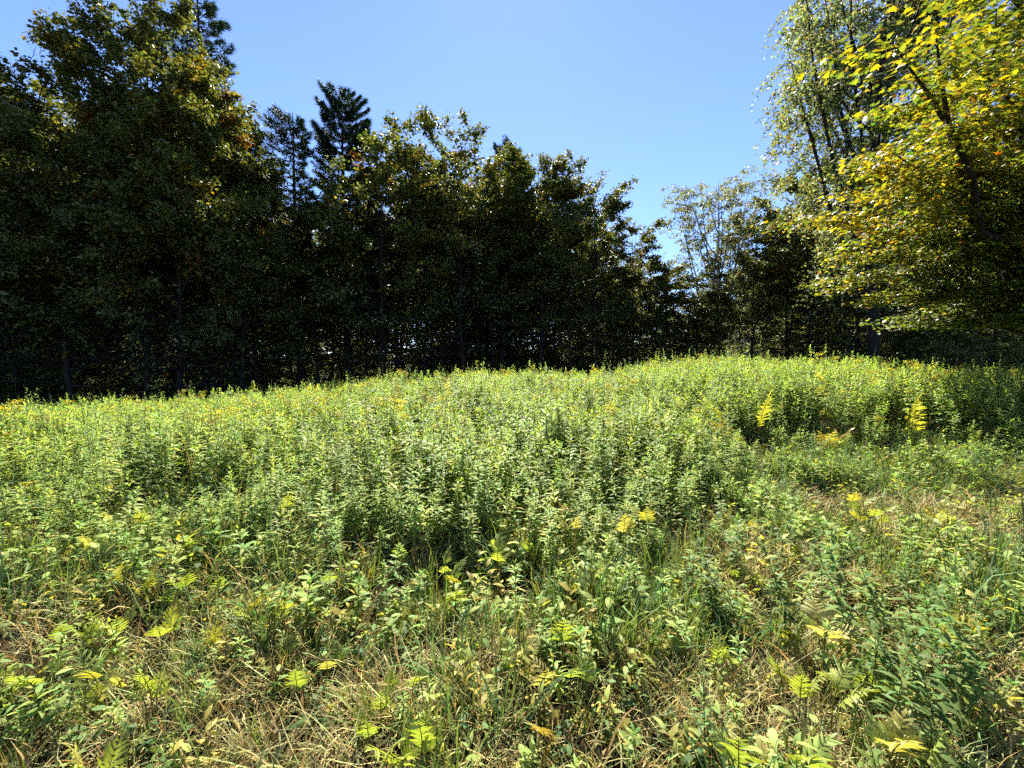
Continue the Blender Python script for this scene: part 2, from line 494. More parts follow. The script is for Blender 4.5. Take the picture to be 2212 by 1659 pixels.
def pine(seed, H, R, dense=1.0, bare=.25, upsweep=.35, side_bias=None, env=None):
    r = np.random.default_rng(seed)
    tr, br, lf = Geo(), Geo(), Geo()
    z = np.linspace(0, 1, 10)
    P = np.stack([.12 * np.sin(z * 3 + seed), .1 * np.cos(z * 2.5 + seed), z * H], 1); P[0, 2] -= .3
    tr.tube(P, (.013 * H) * (1 - z) ** .9 + .015, 9)
    h = bare * H
    while h < H * .985:
        u = (h / H - bare) / (1 - bare)
        nb = r.integers(4, 7)
        a0 = r.random() * TAU
        for i in range(nb):
            a = a0 + i * TAU / nb + r.normal() * .25
            e = (1 - u) ** .75 * (.55 + .45 * math.sin(min(u * 6, 1.57))) if env is None else env(u)
            L = R * e * r.uniform(.40, 1.25) + .35
            if side_bias is not None:
                L *= 1 + .45 * math.cos(a - side_bias)
            if r.random() < .10: L *= .4
            s = np.linspace(0, 1, 6)[:, None]
            dh = np.array([math.cos(a), math.sin(a), 0])
            b = np.array([np.interp(h / H, z, P[:, 0]), np.interp(h / H, z, P[:, 1]), h])
            rise = upsweep * (.4 + 1.1 * u)
            pts = b + dh * L * s + np.array([0, 0, 1]) * L * (rise * s ** 1.6 - .06 * s) + r.normal(size=(6, 3)) * .02 * L * (s > 0)
            br.tube(pts, (.012 + .010 * L) * (1 - s[:, 0]) + .005, 4)
            n = int(dense * (12 + 34 * L))
            f = r.uniform(.22, 1.0, n) ** .75
            c = np.stack([np.interp(f, s[:, 0], pts[:, k]) for k in range(3)], 1)
            wd = .26 * L * (1.08 - f) + .10
            sd = np.array([-dh[1], dh[0], 0])
            lat = r.uniform(-1, 1, n) * wd
            pos = c + sd * lat[:, None] + dh * (np.abs(lat) * .35)[:, None]
            pos[:, 2] += r.normal(size=n) * .05 + .10 * np.abs(lat) + .03
            hd = dh * 1.0 + sd * np.sign(lat)[:, None] * .5 + r.normal(size=(n, 3)) * .3
            hd[:, 2] += .45
            nr = np.tile([0, 0, 1.], (n, 1)) + r.normal(size=(n, 3)) * .2
            col = rand_cols(r, n, (0.028, 0.052, 0.026))
            lf.scatter(NEEDLE_T, pos, frames(hd, nr), .33 * r.uniform(.7, 1.2, n), col)
        h += r.uniform(.38, .62) * (H / 20) * (1.15 - .4 * u)
    return fit(tr, br, lf, H)

def birch(seed, H, R, leaves, stems, droop=.4, size=.085, green=(0.075, 0.105, 0.035), bark=M_BIRCH, open_=.35):
    """slender airy tree: several steep stems with fine twigs that hang"""
    r = np.random.default_rng(seed)
    tr, br, lf = Geo(), Geo(), Geo()
    k = 9; tt = np.linspace(0, 1, k)
    P = np.stack([.02 * H * np.sin(tt * 3), .015 * H * np.sin(tt * 2 + 1), H * .93 * tt], 1); P[0, 2] -= .3
    tr.tube(P, .0095 * H * (1 - tt) ** .8 + .01, 9)
    tw = []
    for i in range(stems):
        t = r.uniform(.22, .9); a = i * 2.399 + r.normal() * .4
        b = np.array([np.interp(t, tt, P[:, j]) for j in range(3)])
        L = (H * .97 - b[2]) * r.uniform(.55, 1.0) + .8
        rr = R * (1 - .45 * t) * r.uniform(.5, 1.05)
        dh = np.array([math.cos(a), math.sin(a), 0])
        s = np.linspace(0, 1, 8)[:, None]
        pts = b + dh * rr * s ** .8 + np.array([0, 0, 1]) * np.minimum(L, H - b[2] - .1) * s ** 1.15 + np.cumsum(r.normal(size=(8, 3)) * .05, 0) * (s > 0)
        rb = .0045 * H * (1 - t) + .018
        br.tube(pts, rb * (1 - s[:, 0]) ** .8 + .006, 5)
        for q in range(int(9 + L * 1.5)):
            sv = r.uniform(.12, 1)
            p0 = np.array([np.interp(sv, s[:, 0], pts[:, j]) for j in range(3)])
            aa = a + r.normal() * 1.3
            l2 = r.uniform(.5, 1.5) * (1.15 - .4 * sv)
            f = np.linspace(0, 1, 5)[:, None]
            pp = p0 + l2 * f * np.array([math.cos(aa), math.sin(aa), r.uniform(.2, .9)]) - np.array([0, 0, 1]) * droop * l2 * 1.6 * f ** 2
            br.tube(pp, .011 * (1 - f[:, 0]) + .003, 3)
            tw.append(pp)
            for h in range(2):
                j = r.integers(1, 5); a3 = aa + r.normal() * .9; l3 = r.uniform(.3, .8)
                p3 = pp[j] + l3 * f * np.array([math.cos(a3), math.sin(a3), .3]) - np.array([0, 0, 1]) * droop * l3 * 1.9 * f ** 2
                br.tube(p3[::2], [.005, .004, .002], 3)
                tw.append(p3)
    m = max(1, leaves // len(tw))
    for pp in tw:
        n = max(1, int(m * r.uniform(1 - open_, 1 + open_)))
        f = r.uniform(.1, 1.05, n) * 4
        c = np.stack([np.interp(f, np.arange(5), pp[:, j]) for j in range(3)], 1) + r.normal(size=(n, 3)) * .07
        nr = r.normal(size=(n, 3)) + np.array([0, 0, .6])
        hd = r.normal(size=(n, 3)); hd[:, 2] -= .9
        col = rand_cols(r, n, green)
        y = r.random(n) < .05
        col[y] = rand_cols(r, int(y.sum()), (0.2, 0.13, 0.03))
        lf.scatter(LEAF_T, c, frames(hd, nr), size * r.uniform(.7, 1.25, n), col)
    return fit(tr, br, lf, H, R)

def parts3(geos, name, bark, mat):
    tr, br, lf = geos
    return (tr.mesh(name + '_trunk', [bark], True), br.mesh(name + '_limbs', [bark], True), lf.mesh(name + '_crown', [mat]))

def place_tree(meshes, name, label, cat, x, y, rz, sc, group=None):
    t = thing(name, label, cat, (x, y, float(ground_h(x, y)) - .05), rz, group, sc)
    for nm, me in zip(('trunk', 'limbs', 'crown'), meshes):
        obj(nm, me, t)
    return t

# maple shapes shared between trees, all 18 m tall before scaling
MV = [maple_meshes('maple_a', seed=11, R=3.5, cb=.17, leaves=13500),
      maple_meshes('maple_b', seed=12, R=3.0, cb=.22, leaves=11500, lean=.02),
      maple_meshes('maple_c', seed=13, R=3.9, cb=.18, leaves=14500, turn=.07),
      maple_meshes('maple_d', seed=14, R=2.7, cb=.28, limbs=38, leaves=9500),
      maple_meshes('maple_e', seed=15, R=3.3, cb=.20, leaves=13000, green=GREEN * 1.15)]

def at(px, depth):
    return (px - 1106) / FPX * depth, depth

def hgt(py, px, depth):
    x, y = at(px, depth)
    return EYE + (799 - py) / FPX * depth - float(ground_h(x, y)) + .05

def std(variant, px, top, depth, name, label, wide=1.0, rz=0.0, group='maples along the far wood edge', cat='tree'):
    x, y = at(px, depth); h = hgt(top, px, depth); s = h / 18.0
    return place_tree(MV[variant], name, label, cat, x, y, rz, (s * wide, s * wide, s), group)

G_L = 'tall maples at the near left wood edge'
# tall left stand
big1 = maple_meshes('big_maple_a', seed=31, H=21, cb=.12, R=4.3, limbs=64, leaves=44000, size=.245, turn=.05)
big2 = maple_meshes('big_maple_b', seed=32, H=19, cb=.10, R=4.2, limbs=60, leaves=42000, size=.245, turn=.13, green=GREEN * 1.15 + OLIVE * .15)
big3 = maple_meshes('big_maple_c', seed=33, H=17, cb=.14, R=3.9, limbs=50, leaves=26000, size=.245, turn=.05)
def big(me, H, px, top, depth, label, rz=0, wide=1.0):
    x, y = at(px, depth); s = hgt(top, px, depth) / H
    return place_tree(me, 'maple_tree', label, 'tree', x, y, rz, (s * wide, s * wide, s), G_L)
big(big1, 21, 315, -25, 20.5, 'tallest dense maple of the left stand, its top cut by the picture edge', .6, .85)
big(big2, 19, 388, 40, 20.0, 'broad maple with olive and rusty leaves at the right of the left stand', 2.2, .82)
twiggy = big(big3, 17, 150, 140, 18.5, 'dark maple with thin bare twigs on top, left of the tallest tree', 1.2)
tg = Geo(); rt = np.random.default_rng(41)
for i in range(16):
    b = np.array([rt.normal() * .5, rt.normal() * .5, rt.uniform(14.6, 16.2)]); a = rt.random() * TAU; L = rt.uniform(1.0, 2.2)
    f = np.linspace(0, 1, 5)[:, None]
    pp = b + L * f * np.array([.35 * math.cos(a), .35 * math.sin(a), .95]) + np.cumsum(rt.normal(size=(5, 3)) * .04, 0)
    tg.tube(pp, .016 * (1 - f[:, 0]) + .004, 4)
    for q in range(3):
        p0 = pp[rt.integers(1, 4)]; tg.tube([p0, p0 + rt.normal(size=3) * [.25, .25, .1] + [0, 0, .45]], [.007, .003], 3)
obj('bare_twigs', tg.mesh('bare_twigs', [M_BARK], True), twiggy)
big(big3, 17, -40, 150, 17.0, 'maple at the left picture edge with sky showing between its boughs', 3.9)
std(0, 520, 470, 22, 'maple_tree', 'short maple with yellowing boughs at the foot of the left stand', 1.5, .5, G_L)
std(4, 40, 470, 19, 'maple_tree', 'low spreading maple with sunlit boughs near the left picture edge', 1.7, 2.0, G_L)
std(2, 330, 300, 25, 'maple_tree', 'maple half hidden behind the tallest left tree', 1.1, 1.0, G_L)

# pines
pA = parts3(pine(51, 26, 4.0, .9), 'tall_pine', M_PBARK, M_NEEDLE)
pB = parts3(pine(52, 19.5, 3.0, .75, bare=.3, upsweep=.42, side_bias=math.pi, env=lambda u: (1 - u) ** .5), 'thin_pine', M_PBARK, M_NEEDLE)
pC = parts3(pine(53, 22, 2.7, 1.6, bare=.3, upsweep=.6, env=lambda u: (1 - u) ** .45), 'dense_pine', M_PBARK, M_NEEDLE)
def put_pine(me, H, px, top, depth, label, rz=0):
    x, y = at(px, depth); s = hgt(top, px, depth) / H
    place_tree(me, 'pine_tree', label, 'tree', x, y, rz, s, 'pines rising above the wood')
put_pine(pA, 26, 452, -15, 25.5, 'tall pine whose boughs show behind the left stand', .4)
put_pine(pB, 19.5, 648, 252, 28, 'thin pine with long boughs reaching left and a bare trunk', 0)
put_pine(pC, 22, 750, 198, 29.5, 'dense dark pine, the highest tree of the middle wood', 1.0)
put_pine(pC, 22, 1096, 318, 37, 'small pine tip peeking over the middle maples', 2.0)

# middle wood edge, left to right
std(4, 592, 445, 29, 'maple_tree', 'bright green maple between the left stand and the thin pine', 1.1, .3)
std(0, 690, 430, 27, 'maple_tree', 'leafy maple in front of the thin pine trunk', 1.1, 4.0)
std(2, 815, 318, 27, 'maple_tree', 'broad maple with sunlit crown just right of the dense pine', 1.15, .2)
std(0, 855, 288, 31, 'maple_tree', 'higher maple behind the broad sunlit one beside the pine', 1.0, 1.3)
std(4, 935, 372, 32, 'maple_tree', 'pale green maple in the dip between two dark maples', 1.0, 2.5)
std(2, 1005, 288, 28.5, 'maple_tree', 'dark maple with the highest crown right of the lens streak', 1.0, 3.3)
std(4, 1085, 345, 31, 'maple_tree', 'yellow green maple below the small pine tip', 1.05, 5.2)
std(1, 1165, 322, 29, 'maple_tree', 'maple with two narrow tops in the middle wood', 1.15, .9)
std(2, 1236, 352, 28.5, 'maple_tree', 'slim maple stepping down right of the twin topped one', .85, 2.9)
std(0, 1290, 408, 27.5, 'maple_tree', 'lower maple on the falling right shoulder of the middle wood', 1.1, 4.4)
std(0, 1365, 478, 28, 'maple_tree', 'small round topped maple left of the sky gap', 1.25, 1.9)
std(3, 1435, 560, 30, 'maple_tree', 'lowest maple standing in the sky gap', 1.3, .5)
std(0, 1412, 566, 26.5, 'maple_tree', 'low leafy maple filling the foot of the sky gap', 1.5, 2.6)
std(4, 1478, 590, 25.5, 'maple_tree', 'bushy low maple in front of the airy birch on its left side', 1.6, 4.1)
std(2, 1630, 470, 28, 'maple_tree', 'maple just right of the airy birch', 1.1, 3.0)
std(1, 1690, 412, 26, 'maple_tree', 'maple with dark trunk right of the airy birch', 1.2, .1)
std(0, 1745, 358, 23.5, 'maple_tree', 'taller maple at the left of the hanging birch', 1.0, 4.9)
std(4, 1850, 420, 21, 'maple_tree', 'maple behind the golden boughs of the near maple', 1.1, 2.2)
std(2, 1990, 380, 20, 'maple_tree', 'shaded maple behind the dark right boughs', 1.1, 1.2)
std(0, 2140, 330, 18, 'maple_tree', 'shaded maple at the right picture edge behind the near maple', 1.1, 5.6)

# birches
b1 = parts3(birch(64, 15, 3.3, 15000, 17, droop=.25, size=.12, green=(0.15, 0.165, 0.085)), 'airy_birch', M_BIRCH, M_BIRCHLEAF)
b2 = parts3(birch(62, 17, 3.6, 54000, 36, droop=.8, size=.105, green=(0.19, 0.215, 0.09)), 'hanging_birch', M_BARK, M_BIRCHLEAF)  # dark maple bark on this birch: the trunk's shade is put into its colour
x, y = at(1545, 26); place_tree(b1, 'birch_tree', 'airy grey birch with sparse leaves right of the sky gap', 'tree', x, y, .4, hgt(362, 1545, 26) / 15, 'birches')
x, y = at(1905, 17); place_tree(b2, 'birch_tree', 'tall birch with pale hanging twigs behind the golden maple boughs', 'tree', x, y, 2.0, hgt(-120, 1905, 17) / 17, 'birches')

# slender trunks filling the shaded rows behind
r = np.random.default_rng(77)
for px in list(np.linspace(560, 1400, 22)) + list(np.linspace(1480, 2150, 14)):
    px = px + r.normal() * 14
    d = r.uniform(30, 36) if px < 1420 else r.uniform(24, 31)
    lim = np.interp(px, [560, 640, 800, 900, 1000, 1170, 1260, 1330, 1420, 1480, 1600, 1750, 1850, 2200], [520, 470, 410, 380, 360, 390, 440, 530, 620, 620, 520, 450, 400, 300])
    top = lim + r.uniform(0, 60)
    std(int(r.choice([1, 3, 3])), px, top, d, 'maple_tree', 'slender dark trunked maple in shade ' + ('below the two middle pines' if px < 800 else 'between dense pine and small pine tip' if px < 1090 else 'right of the small pine tip' if px < 1420 else 'around the airy birch' if px < 1700 else 'behind the hanging birch' if px < 1960 else 'behind the near golden maple'), 1.0, r.random() * 6, 'slender maples inside the wood')
for px in np.linspace(60, 560, 9):
    px = px + r.normal() * 14; d = r.uniform(22, 27)
    std(int(r.choice([1, 3])), px, r.uniform(170, 340), d, 'maple_tree', 'slender dark trunked maple inside the tall left stand', 1.0, r.random() * 6, 'slender maples inside the wood')

# ------------------------------------------------------------------ near maple on the right
def near_maple():
    r = np.random.default_rng(91)
    bx, by = 13.4, 9.6
    bz = float(ground_h(bx, by))
    org = np.array([bx, by, bz])
    root = thing('maple_tree', 'near maple at the right edge with golden leaves on its outer boughs', 'tree', org)
    tr, br = Geo(), Geo()
    H = 16.0; tt = np.linspace(0, 1, 10)
    P = np.stack([.25 * np.sin(tt * 3), .2 * np.sin(tt * 2.3), H * tt], 1); P[0, 2] -= .3
    tr.tube(P, .21 * (1 - tt) ** .85 + .02, 12)
    ends = [  # px, py, depth, yellow
        (1715, 482, 8.6, .9), (1770, 470, 8.3, .95), (1790, 545, 9.2, .5), (1850, 425, 7.9, .95), (1860, 500, 8.6, .7), (1900, 330, 6.9, .9),
        (1950, 230, 5.8, .85), (1900, 110, 4.4, .55), (1990, 60, 4.3, .5), (2060, 160, 4.9, .6), (2130, 260, 5.6, .6),
        (1990, 340, 6.6, .85), (2060, 330, 6.2, .6), (2000, 430, 7.4, .5), (2080, 440, 7.2, .15), (1960, 520, 8.4, .15),
        (1850, 605, 9.4, .45), (1870, 650, 9.6, .55), (1960, 610, 9.2, .05), (2030, 560, 8.4, .05), (2030, 640, 9.0, .05), (2110, 610, 8.5, .04),
        (2160, 520, 7.6, .05), (2190, 420, 6.8, .05), (2210, 300, 6.0, .2), (2190, 620, 8.2, .03), (2120, 50, 4.6, .35), (2200, 150, 5.2, .3),
        (2040, -60, 4.4, .4), (2150, -90, 5.0, .3), (2250, 560, 7.5, .03), (2280, 380, 6.5, .1), (2260, 660, 8.0, .03), (1930, 420, 7.6, .85),
        (1940, 680, 10.2, .04), (2080, 690, 9.6, .03), (2170, 690, 9.0, .03), (1880, 555, 9.0, .3), (1800, 600, 10, .3), (2130, 380, 6.9, .12), (2090, 500, 7.9, .05), (2200, 560, 8.2, .03),
        (1960, 300, 7.6, .5), (2040, 230, 7.4, .2), (2100, 170, 7.5, .15), (2180, 60, 7.0, .1), (2050, 80, 8.0, .3), (1980, 150, 8.4, .4), (2140, 320, 9, .05), (2040, 400, 9.2, .1)]
    for i in range(22):     # the rest of the crown, away from the meadow
        a = r.uniform(-1.9, 1.9); z = r.uniform(3, 14.5); rr = r.uniform(3, 5) * (1 - .5 * abs(z - 7) / 8)
        e = org + np.array([rr * math.cos(a), rr * math.sin(a), z]); ends.append((e, .15))
    sprays = []
    for e in ends:
        if len(e) == 4: E, yl = ray_xy(*e[:3]) - org, e[3]
        else: E, yl = e[0] - org, e[1]
        h0 = float(np.clip(E[2] - r.uniform(.4, 1.4) - .12 * np.hypot(E[0], E[1]), 1.9, 14))
        b = np.array([np.interp(h0 / H, tt, P[:, k]) for k in range(3)])
        s = np.linspace(0, 1, 9)[:, None]
        L = np.linalg.norm(E - b)
        pts = b + (E - b) * s + np.array([0, 0, 1]) * .10 * L * np.sin(s * math.pi) + np.cumsum(r.normal(size=(9, 3)) * .022 * L, 0) * (s > 0) * (1 - s) * 1.5
        br.tube(pts, (.012 + .0075 * L) * (1 - s[:, 0]) ** .8 + .004, 5)
        a = math.atan2(E[1] - b[1], E[0] - b[0])
        for q in range(int(r.integers(13, 18))):
            sv = r.uniform(.42, 1.0)
            p0 = np.array([np.interp(sv, s[:, 0], pts[:, k]) for k in range(3)])
            aa = a + r.choice([-1, 1]) * r.uniform(.35, 1.1)
            l2 = r.uniform(.5, 1.05) * (1.35 - .6 * sv)
            p1 = p0 + l2 * np.array([math.cos(aa), math.sin(aa), r.normal() * .12 - .10])
            br.tube([p0, (p0 + p1) / 2 + r.normal(size=3) * .03, p1], [.008, .005, .002], 3)
            sprays.append((p0, p1, l2, yl * (.35 + .65 * smooth(.4, .8, sv))))
        sprays.append((pts[6], pts[8], .8, yl))
    PO, MA, SC, CO = [], [], [], []
    for p0, p1, l2, yl in sprays:
        n = int(r.integers(48, 70) * (.5 + l2))
        f = r.uniform(.05, 1.1, (n, 1))
        pos = p0 + (p1 - p0) * f + r.normal(size=(n, 3)) * np.array([.14, .14, .055])
        pos[:, 2] -= .05
        nrm = np.stack([r.normal(size=n) * .45, r.normal(size=n) * .45 - .15, np.ones(n)], 1)
        hd = r.normal(size=(n, 3)) * .8 + (p1 - p0) / l2; hd[:, 2] = -.3 + .25 * r.normal(size=n)
        c = rand_cols(r, n, (0.12, 0.15, 0.035), .22)
        k = r.random(n) < yl * r.uniform(.5, 1.1)
        c[k] = rand_cols(r, int(k.sum()), (0.31, 0.255, 0.022), .22)
        k3 = k & (r.random(n) < .03)
        c[k3] = rand_cols(r, int(k3.sum()), (0.30, 0.12, 0.015), .2)
        PO.append(pos); MA.append(frames(hd, nrm)); SC.append(.078 * r.uniform(.6, 1.3, n)); CO.append(c)
    PO = np.concatenate(PO); MA = np.concatenate(MA); SC = np.concatenate(SC); CO = np.concatenate(CO)
    obj('trunk', tr.mesh('near_trunk', [M_BARK], True), root)
    obj('limbs', br.mesh('near_limbs', [M_BARK], True), root)
    # the leaves that show largest become objects of their own, the rest one mass
    Wp = PO + org
    depth = Wp[:, 1]; ix = Wp[:, 0] / np.maximum(depth, .1); iz = (Wp[:, 2] - EYE) / np.maximum(depth, .1)
    inside = (depth > 2) & (np.abs(ix) < 1.27) & (iz < .92) & (iz > -.2)
    app = np.where(inside, SC / np.maximum(depth, .1), 0)
    big_i = np.argsort(-app)[:300]
    rest = np.setdiff1d(np.arange(len(PO)), big_i)
    lf = Geo(); lf.scatter(MAPLE_LEAF, PO[rest], MA[rest], SC[rest], CO[rest])
    o = obj('crown', lf.mesh('near_crown', [M_MAPLE]), root); o['kind'] = 'stuff'
    # ten leaf meshes differing in colour only
    order = big_i[np.argsort(CO[big_i, 0])]
    for ch in np.array_split(order, 12):
        g = Geo(); g.add(MAPLE_LEAF[0], MAPLE_LEAF[1], None, CO[ch].mean(0))
        me = g.mesh('maple_leaf', [M_MAPLE])
        for i in ch:
            l = obj('leaf', me, root)
            M4 = np.eye(4); M4[:3, :3] = MA[i] * SC[i]; M4[:3, 3] = PO[i]
            l.matrix_local = Matrix(M4.tolist())
near_maple()

# ------------------------------------------------------------------ the wood behind, and its undergrowth (read as masses)
def back_wood():
    r = np.random.default_rng(101)
    ms = []
    for i in range(3):
        g = maple(seed=200 + i, H=18, R=3.6 + .3 * i, cb=.04 + .05 * i, limbs=34, leaves=6500, size=.28, sec=(4, 6))
        ms.append(joined(f'wood_tree_{i}', g, [M_BARK, M_BARK, M_TREE]))
    c = proto_collection('wood_tree', ms)
    pts = []; rots = []; scl = []; idx = []
    def lim(px):   # how high the far trees may show over the front row
        return np.interp(px, [-900, 0, 100, 500, 560, 640, 800, 900, 1000, 1170, 1260, 1330, 1420, 1480, 1600, 1750, 1850, 2400], [200, 250, 230, 230, 470, 440, 400, 390, 370, 400, 450, 540, 640, 640, 540, 460, 400, 250])
    for k in range(330):
        px = r.uniform(-700, 2900); 
        d0 = np.interp(px, [-900, 0, 500, 620, 1400, 1700, 2100, 3100], [17, 23, 27, 36, 35, 31, 22, 15])
        d = d0 + 2 + 64 * r.random() ** 1.1
        x, y = at(px, d)
        h = float(hgt(lim(px) + r.uniform(0, 70), px, d))
        h = min(max(h, 6), 24)
        pts.append((x, y, float(ground_h(x, y)) - .1)); rots.append((0, 0, r.random() * 6.28))
        s = h / 18; wd = s * r.uniform(.95, 1.3) * (1 if h > 10 else 1.5); scl.append((wd, wd, s)); idx.append(r.integers(0, 3))
    mass('forest', 'dark maple wood behind the front trees', c, pts, rots, scl, idx)
    # undergrowth: saplings and shrubs under the front trees
    us = []
    for i in range(4):
        g = maple(seed=300 + i, H=4.0 - .5 * i, R=1.3 + .1 * i, cb=.05, limbs=22, leaves=2600, size=.13, r0=.025, sec=(3, 5), turn=.03, flat=.05)
        us.append(joined(f'sapling_{i}', g, [M_BARK, M_BARK, M_TREE]))
    c2 = proto_collection('sapling', us)
    pts, rots, scl, idx = [], [], [], []
    for k in range(1800):
        px = r.uniform(-700, 2900)
        d0 = np.interp(px, [-700, 0, 300, 600, 1000, 1400, 1750, 2000, 2150, 2900], [17, 18, 22, 29, 31, 29, 23, 15.5, 13.0, 11])
        d = d0 + 34 * r.random() ** 1.3
        x, y = at(px, d)
        pts.append((x, y, float(ground_h(x, y)) - .05)); rots.append((0, 0, r.random() * 6.28))
        s = r.uniform(.6, 1.5) * (.7 + .6 * (d - d0) / 14); w = s * r.uniform(.9, 1.4)
        scl.append((w, w, s)); idx.append(r.integers(0, 4))
    mass('undergrowth', 'shaded saplings and shrubs under the wood edge', c2, pts, rots, scl, idx)
back_wood()

# ------------------------------------------------------------------ meadow plants
HERB = np.array((0.200, 0.260, 0.072)); HERB2 = np.array((0.255, 0.300, 0.078)); HERBD = np.array((0.065, 0.110, 0.030))

def goldenrod(seed, h=.95, n=62, lsize=.102, flower=0, tmpl=GOLD_LEAF, base=HERB, lean=.06, low=.26):
    r = np.random.default_rng(seed)
    st, lf = Geo(), Geo()
    t = np.linspace(0, 1, 6)
    la = r.random() * TAU; ln = lean * h * r.uniform(.3, 1.6)
    P = np.stack([ln * t ** 2 * math.cos(la), ln * t ** 2 * math.sin(la), h * t], 1); P[0, 2] -= .04
    st.tube(P, .0042 * (1 - .75 * t) + .0006, 4, (0.12, 0.12, 0.04))
    f = low + (1 - low) * np.sort(r.random(n)) ** .85
    c = np.stack([np.interp(f, t, P[:, k]) for k in range(3)], 1)
    az = np.arange(n) * 2.399 + r.normal(size=n) * .35
    el = np.radians(np.interp(f, [0, .6, .9, 1], [-15, 8, 35, 72])) + r.normal(size=n) * .16
    hd = np.stack([np.cos(az) * np.cos(el), np.sin(az) * np.cos(el), np.sin(el)], 1)
    nr = np.stack([-np.cos(az) * np.sin(el), -np.sin(az) * np.sin(el), np.cos(el)], 1) + r.normal(size=(n, 3)) * .18
    sz = lsize * np.interp(f, [0, .35, .75, 1], [.55, 1.1, .95, .42]) * r.uniform(.75, 1.25, n)
    col = rand_cols(r, n, base, .14)
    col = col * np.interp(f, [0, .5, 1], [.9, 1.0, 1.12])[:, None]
    d = (f < .35) & (r.random(n) < .3)
    col[d] = rand_cols(r, int(d.sum()), (0.14, 0.09, 0.035), .2)
    lf.scatter(tmpl, c, frames(hd, nr), sz, col)
    if flower:
        m = 9
        for i in range(m):
            a = i * 2.4 + r.random(); ff = r.uniform(.86, 1.0)
            p0 = np.array([np.interp(ff, t, P[:, k]) for k in range(3)])
            q = 22
            s = r.random(q); L = r.uniform(.05, .11)
            pos = p0 + L * s[:, None] * np.array([math.cos(a), math.sin(a), .75]) - np.array([0, 0, 1]) * (L * .45 * s ** 2)[:, None] + r.normal(size=(q, 3)) * .006
            lf.scatter(LEAF_T, pos, frames(r.normal(size=(q, 3)), r.normal(size=(q, 3))), .014 * r.uniform(.7, 1.4, q), rand_cols(r, q, (0.36, 0.29, 0.04) if flower == 1 else (0.26, 0.21, 0.07), .2))
    return st, lf

def herb(seed, n=26, h=.22, tmpl=OVAL_LEAF, size=.05, base=HERBD, stems=5):
    r = np.random.default_rng(seed); st, lf = Geo(), Geo()
    for s_ in range(stems):
        a = r.random() * TAU; rr = r.uniform(.02, .16); hh = h * r.uniform(.5, 1.2)
        t = np.linspace(0, 1, 4)
        P = np.stack([rr * t * math.cos(a), rr * t * math.sin(a), hh * t], 1); P[0, 2] -= .02
        st.tube(P, .002 * (1 - .6 * t) + .0005, 3, (0.11, 0.09, 0.035))
        m = n // stems
        f = r.uniform(.2, 1, m)
        c = np.stack([np.interp(f, t, P[:, k]) for k in range(3)], 1)
        az = r.random(m) * TAU; el = r.normal(size=m) * .35 + .25
        hd = np.stack([np.cos(az) * np.cos(el), np.sin(az) * np.cos(el), np.sin(el)], 1)
        nr = np.tile([0, 0, 1.], (m, 1)) + r.normal(size=(m, 3)) * .3
        lf.scatter(tmpl, c, frames(hd, nr), size * r.uniform(.6, 1.3, m), rand_cols(r, m, base, .18))
    return st, lf

def tuft(seed, n=42, L=.38, w=.0032, spread=.05, droop=.9, base=(0.10, 0.16, 0.05), tilt=.35, flatten=0.0, mixc=None, mixp=0.0):
    """a tuft of arching grass blades"""
    r = np.random.default_rng(seed); g = Geo()
    seg = 5
    s = np.linspace(0, 1, seg)
    for i in range(n):
        a = r.random() * TAU; tl = abs(r.normal()) * tilt + flatten; l = L * r.uniform(.45, 1.2)
        dr = droop * r.uniform(.3, 1.3)
        ang = np.clip(math.pi / 2 - tl - dr * s * s * 1.3, -1.2 if not flatten else -.25, 1.6)
        dx = np.cos(ang) * l / (seg - 1); dz = np.sin(ang) * l / (seg - 1)
        rr = np.concatenate([[0], np.cumsum(dx[:-1])]); zz = np.concatenate([[0], np.cumsum(dz[:-1])])
        zz = np.maximum(zz, .004)
        b = r.normal(size=2) * spread
        curl = a + r.normal() * .5 * s
        C = np.stack([b[0] + rr * np.cos(curl), b[1] + rr * np.sin(curl), zz], 1)
        side = np.stack([-np.sin(curl), np.cos(curl), .35 * r.normal() * np.ones(seg)], 1)
        ww = w * r.uniform(.6, 1.5) * np.array([.7, 1, .9, .6, .08])[:, None]
        V = np.concatenate([C + side * ww, C - side * ww])
        q = [(j, j + 1, seg + j + 1, seg + j) for j in range(seg - 1)]
        bc = mixc if (mixc is not None and r.random() < mixp) else base
        g.add(V, None, q, rand_cols(r, 1, bc, .2)[0])
    return g

def stalks(seed, n=5, h=.7):
    """thin dead upright and leaning stalks"""
    r = np.random.default_rng(seed); g = Geo()
    for i in range(n):
        a = r.random() * TAU; tl = abs(r.normal()) * .5; l = h * r.uniform(.5, 1.2)
        t = np.linspace(0, 1, 4)
        P = np.stack([r.normal() * .1 + l * t * math.sin(tl) * math.cos(a), r.normal() * .1 + l * t * math.sin(tl) * math.sin(a), l * t * math.cos(tl)], 1)
        g.tube(P, .0022 * (1 - .6 * t), 3, rand_cols(r, 1, (0.28, 0.21, 0.11) if r.random() < .6 else (0.09, 0.055, 0.03), .2)[0])
    return g

def dead_leaves(seed, n=30):
    r = np.random.default_rng(seed); g = Geo()
    pos = np.stack([r.normal(size=n) * .16, r.normal(size=n) * .16, r.uniform(.01, .09, n)], 1)
    nr = np.tile([0, 0, 1.], (n, 1)) + r.normal(size=(n, 3)) * .6
    g.scatter(BROAD_LEAF, pos, frames(r.normal(size=(n, 3)) * [1, 1, .4], nr), .055 * r.uniform(.5, 1.4, n), rand_cols(r, n, (0.13, 0.075, 0.03), .35))
    return g

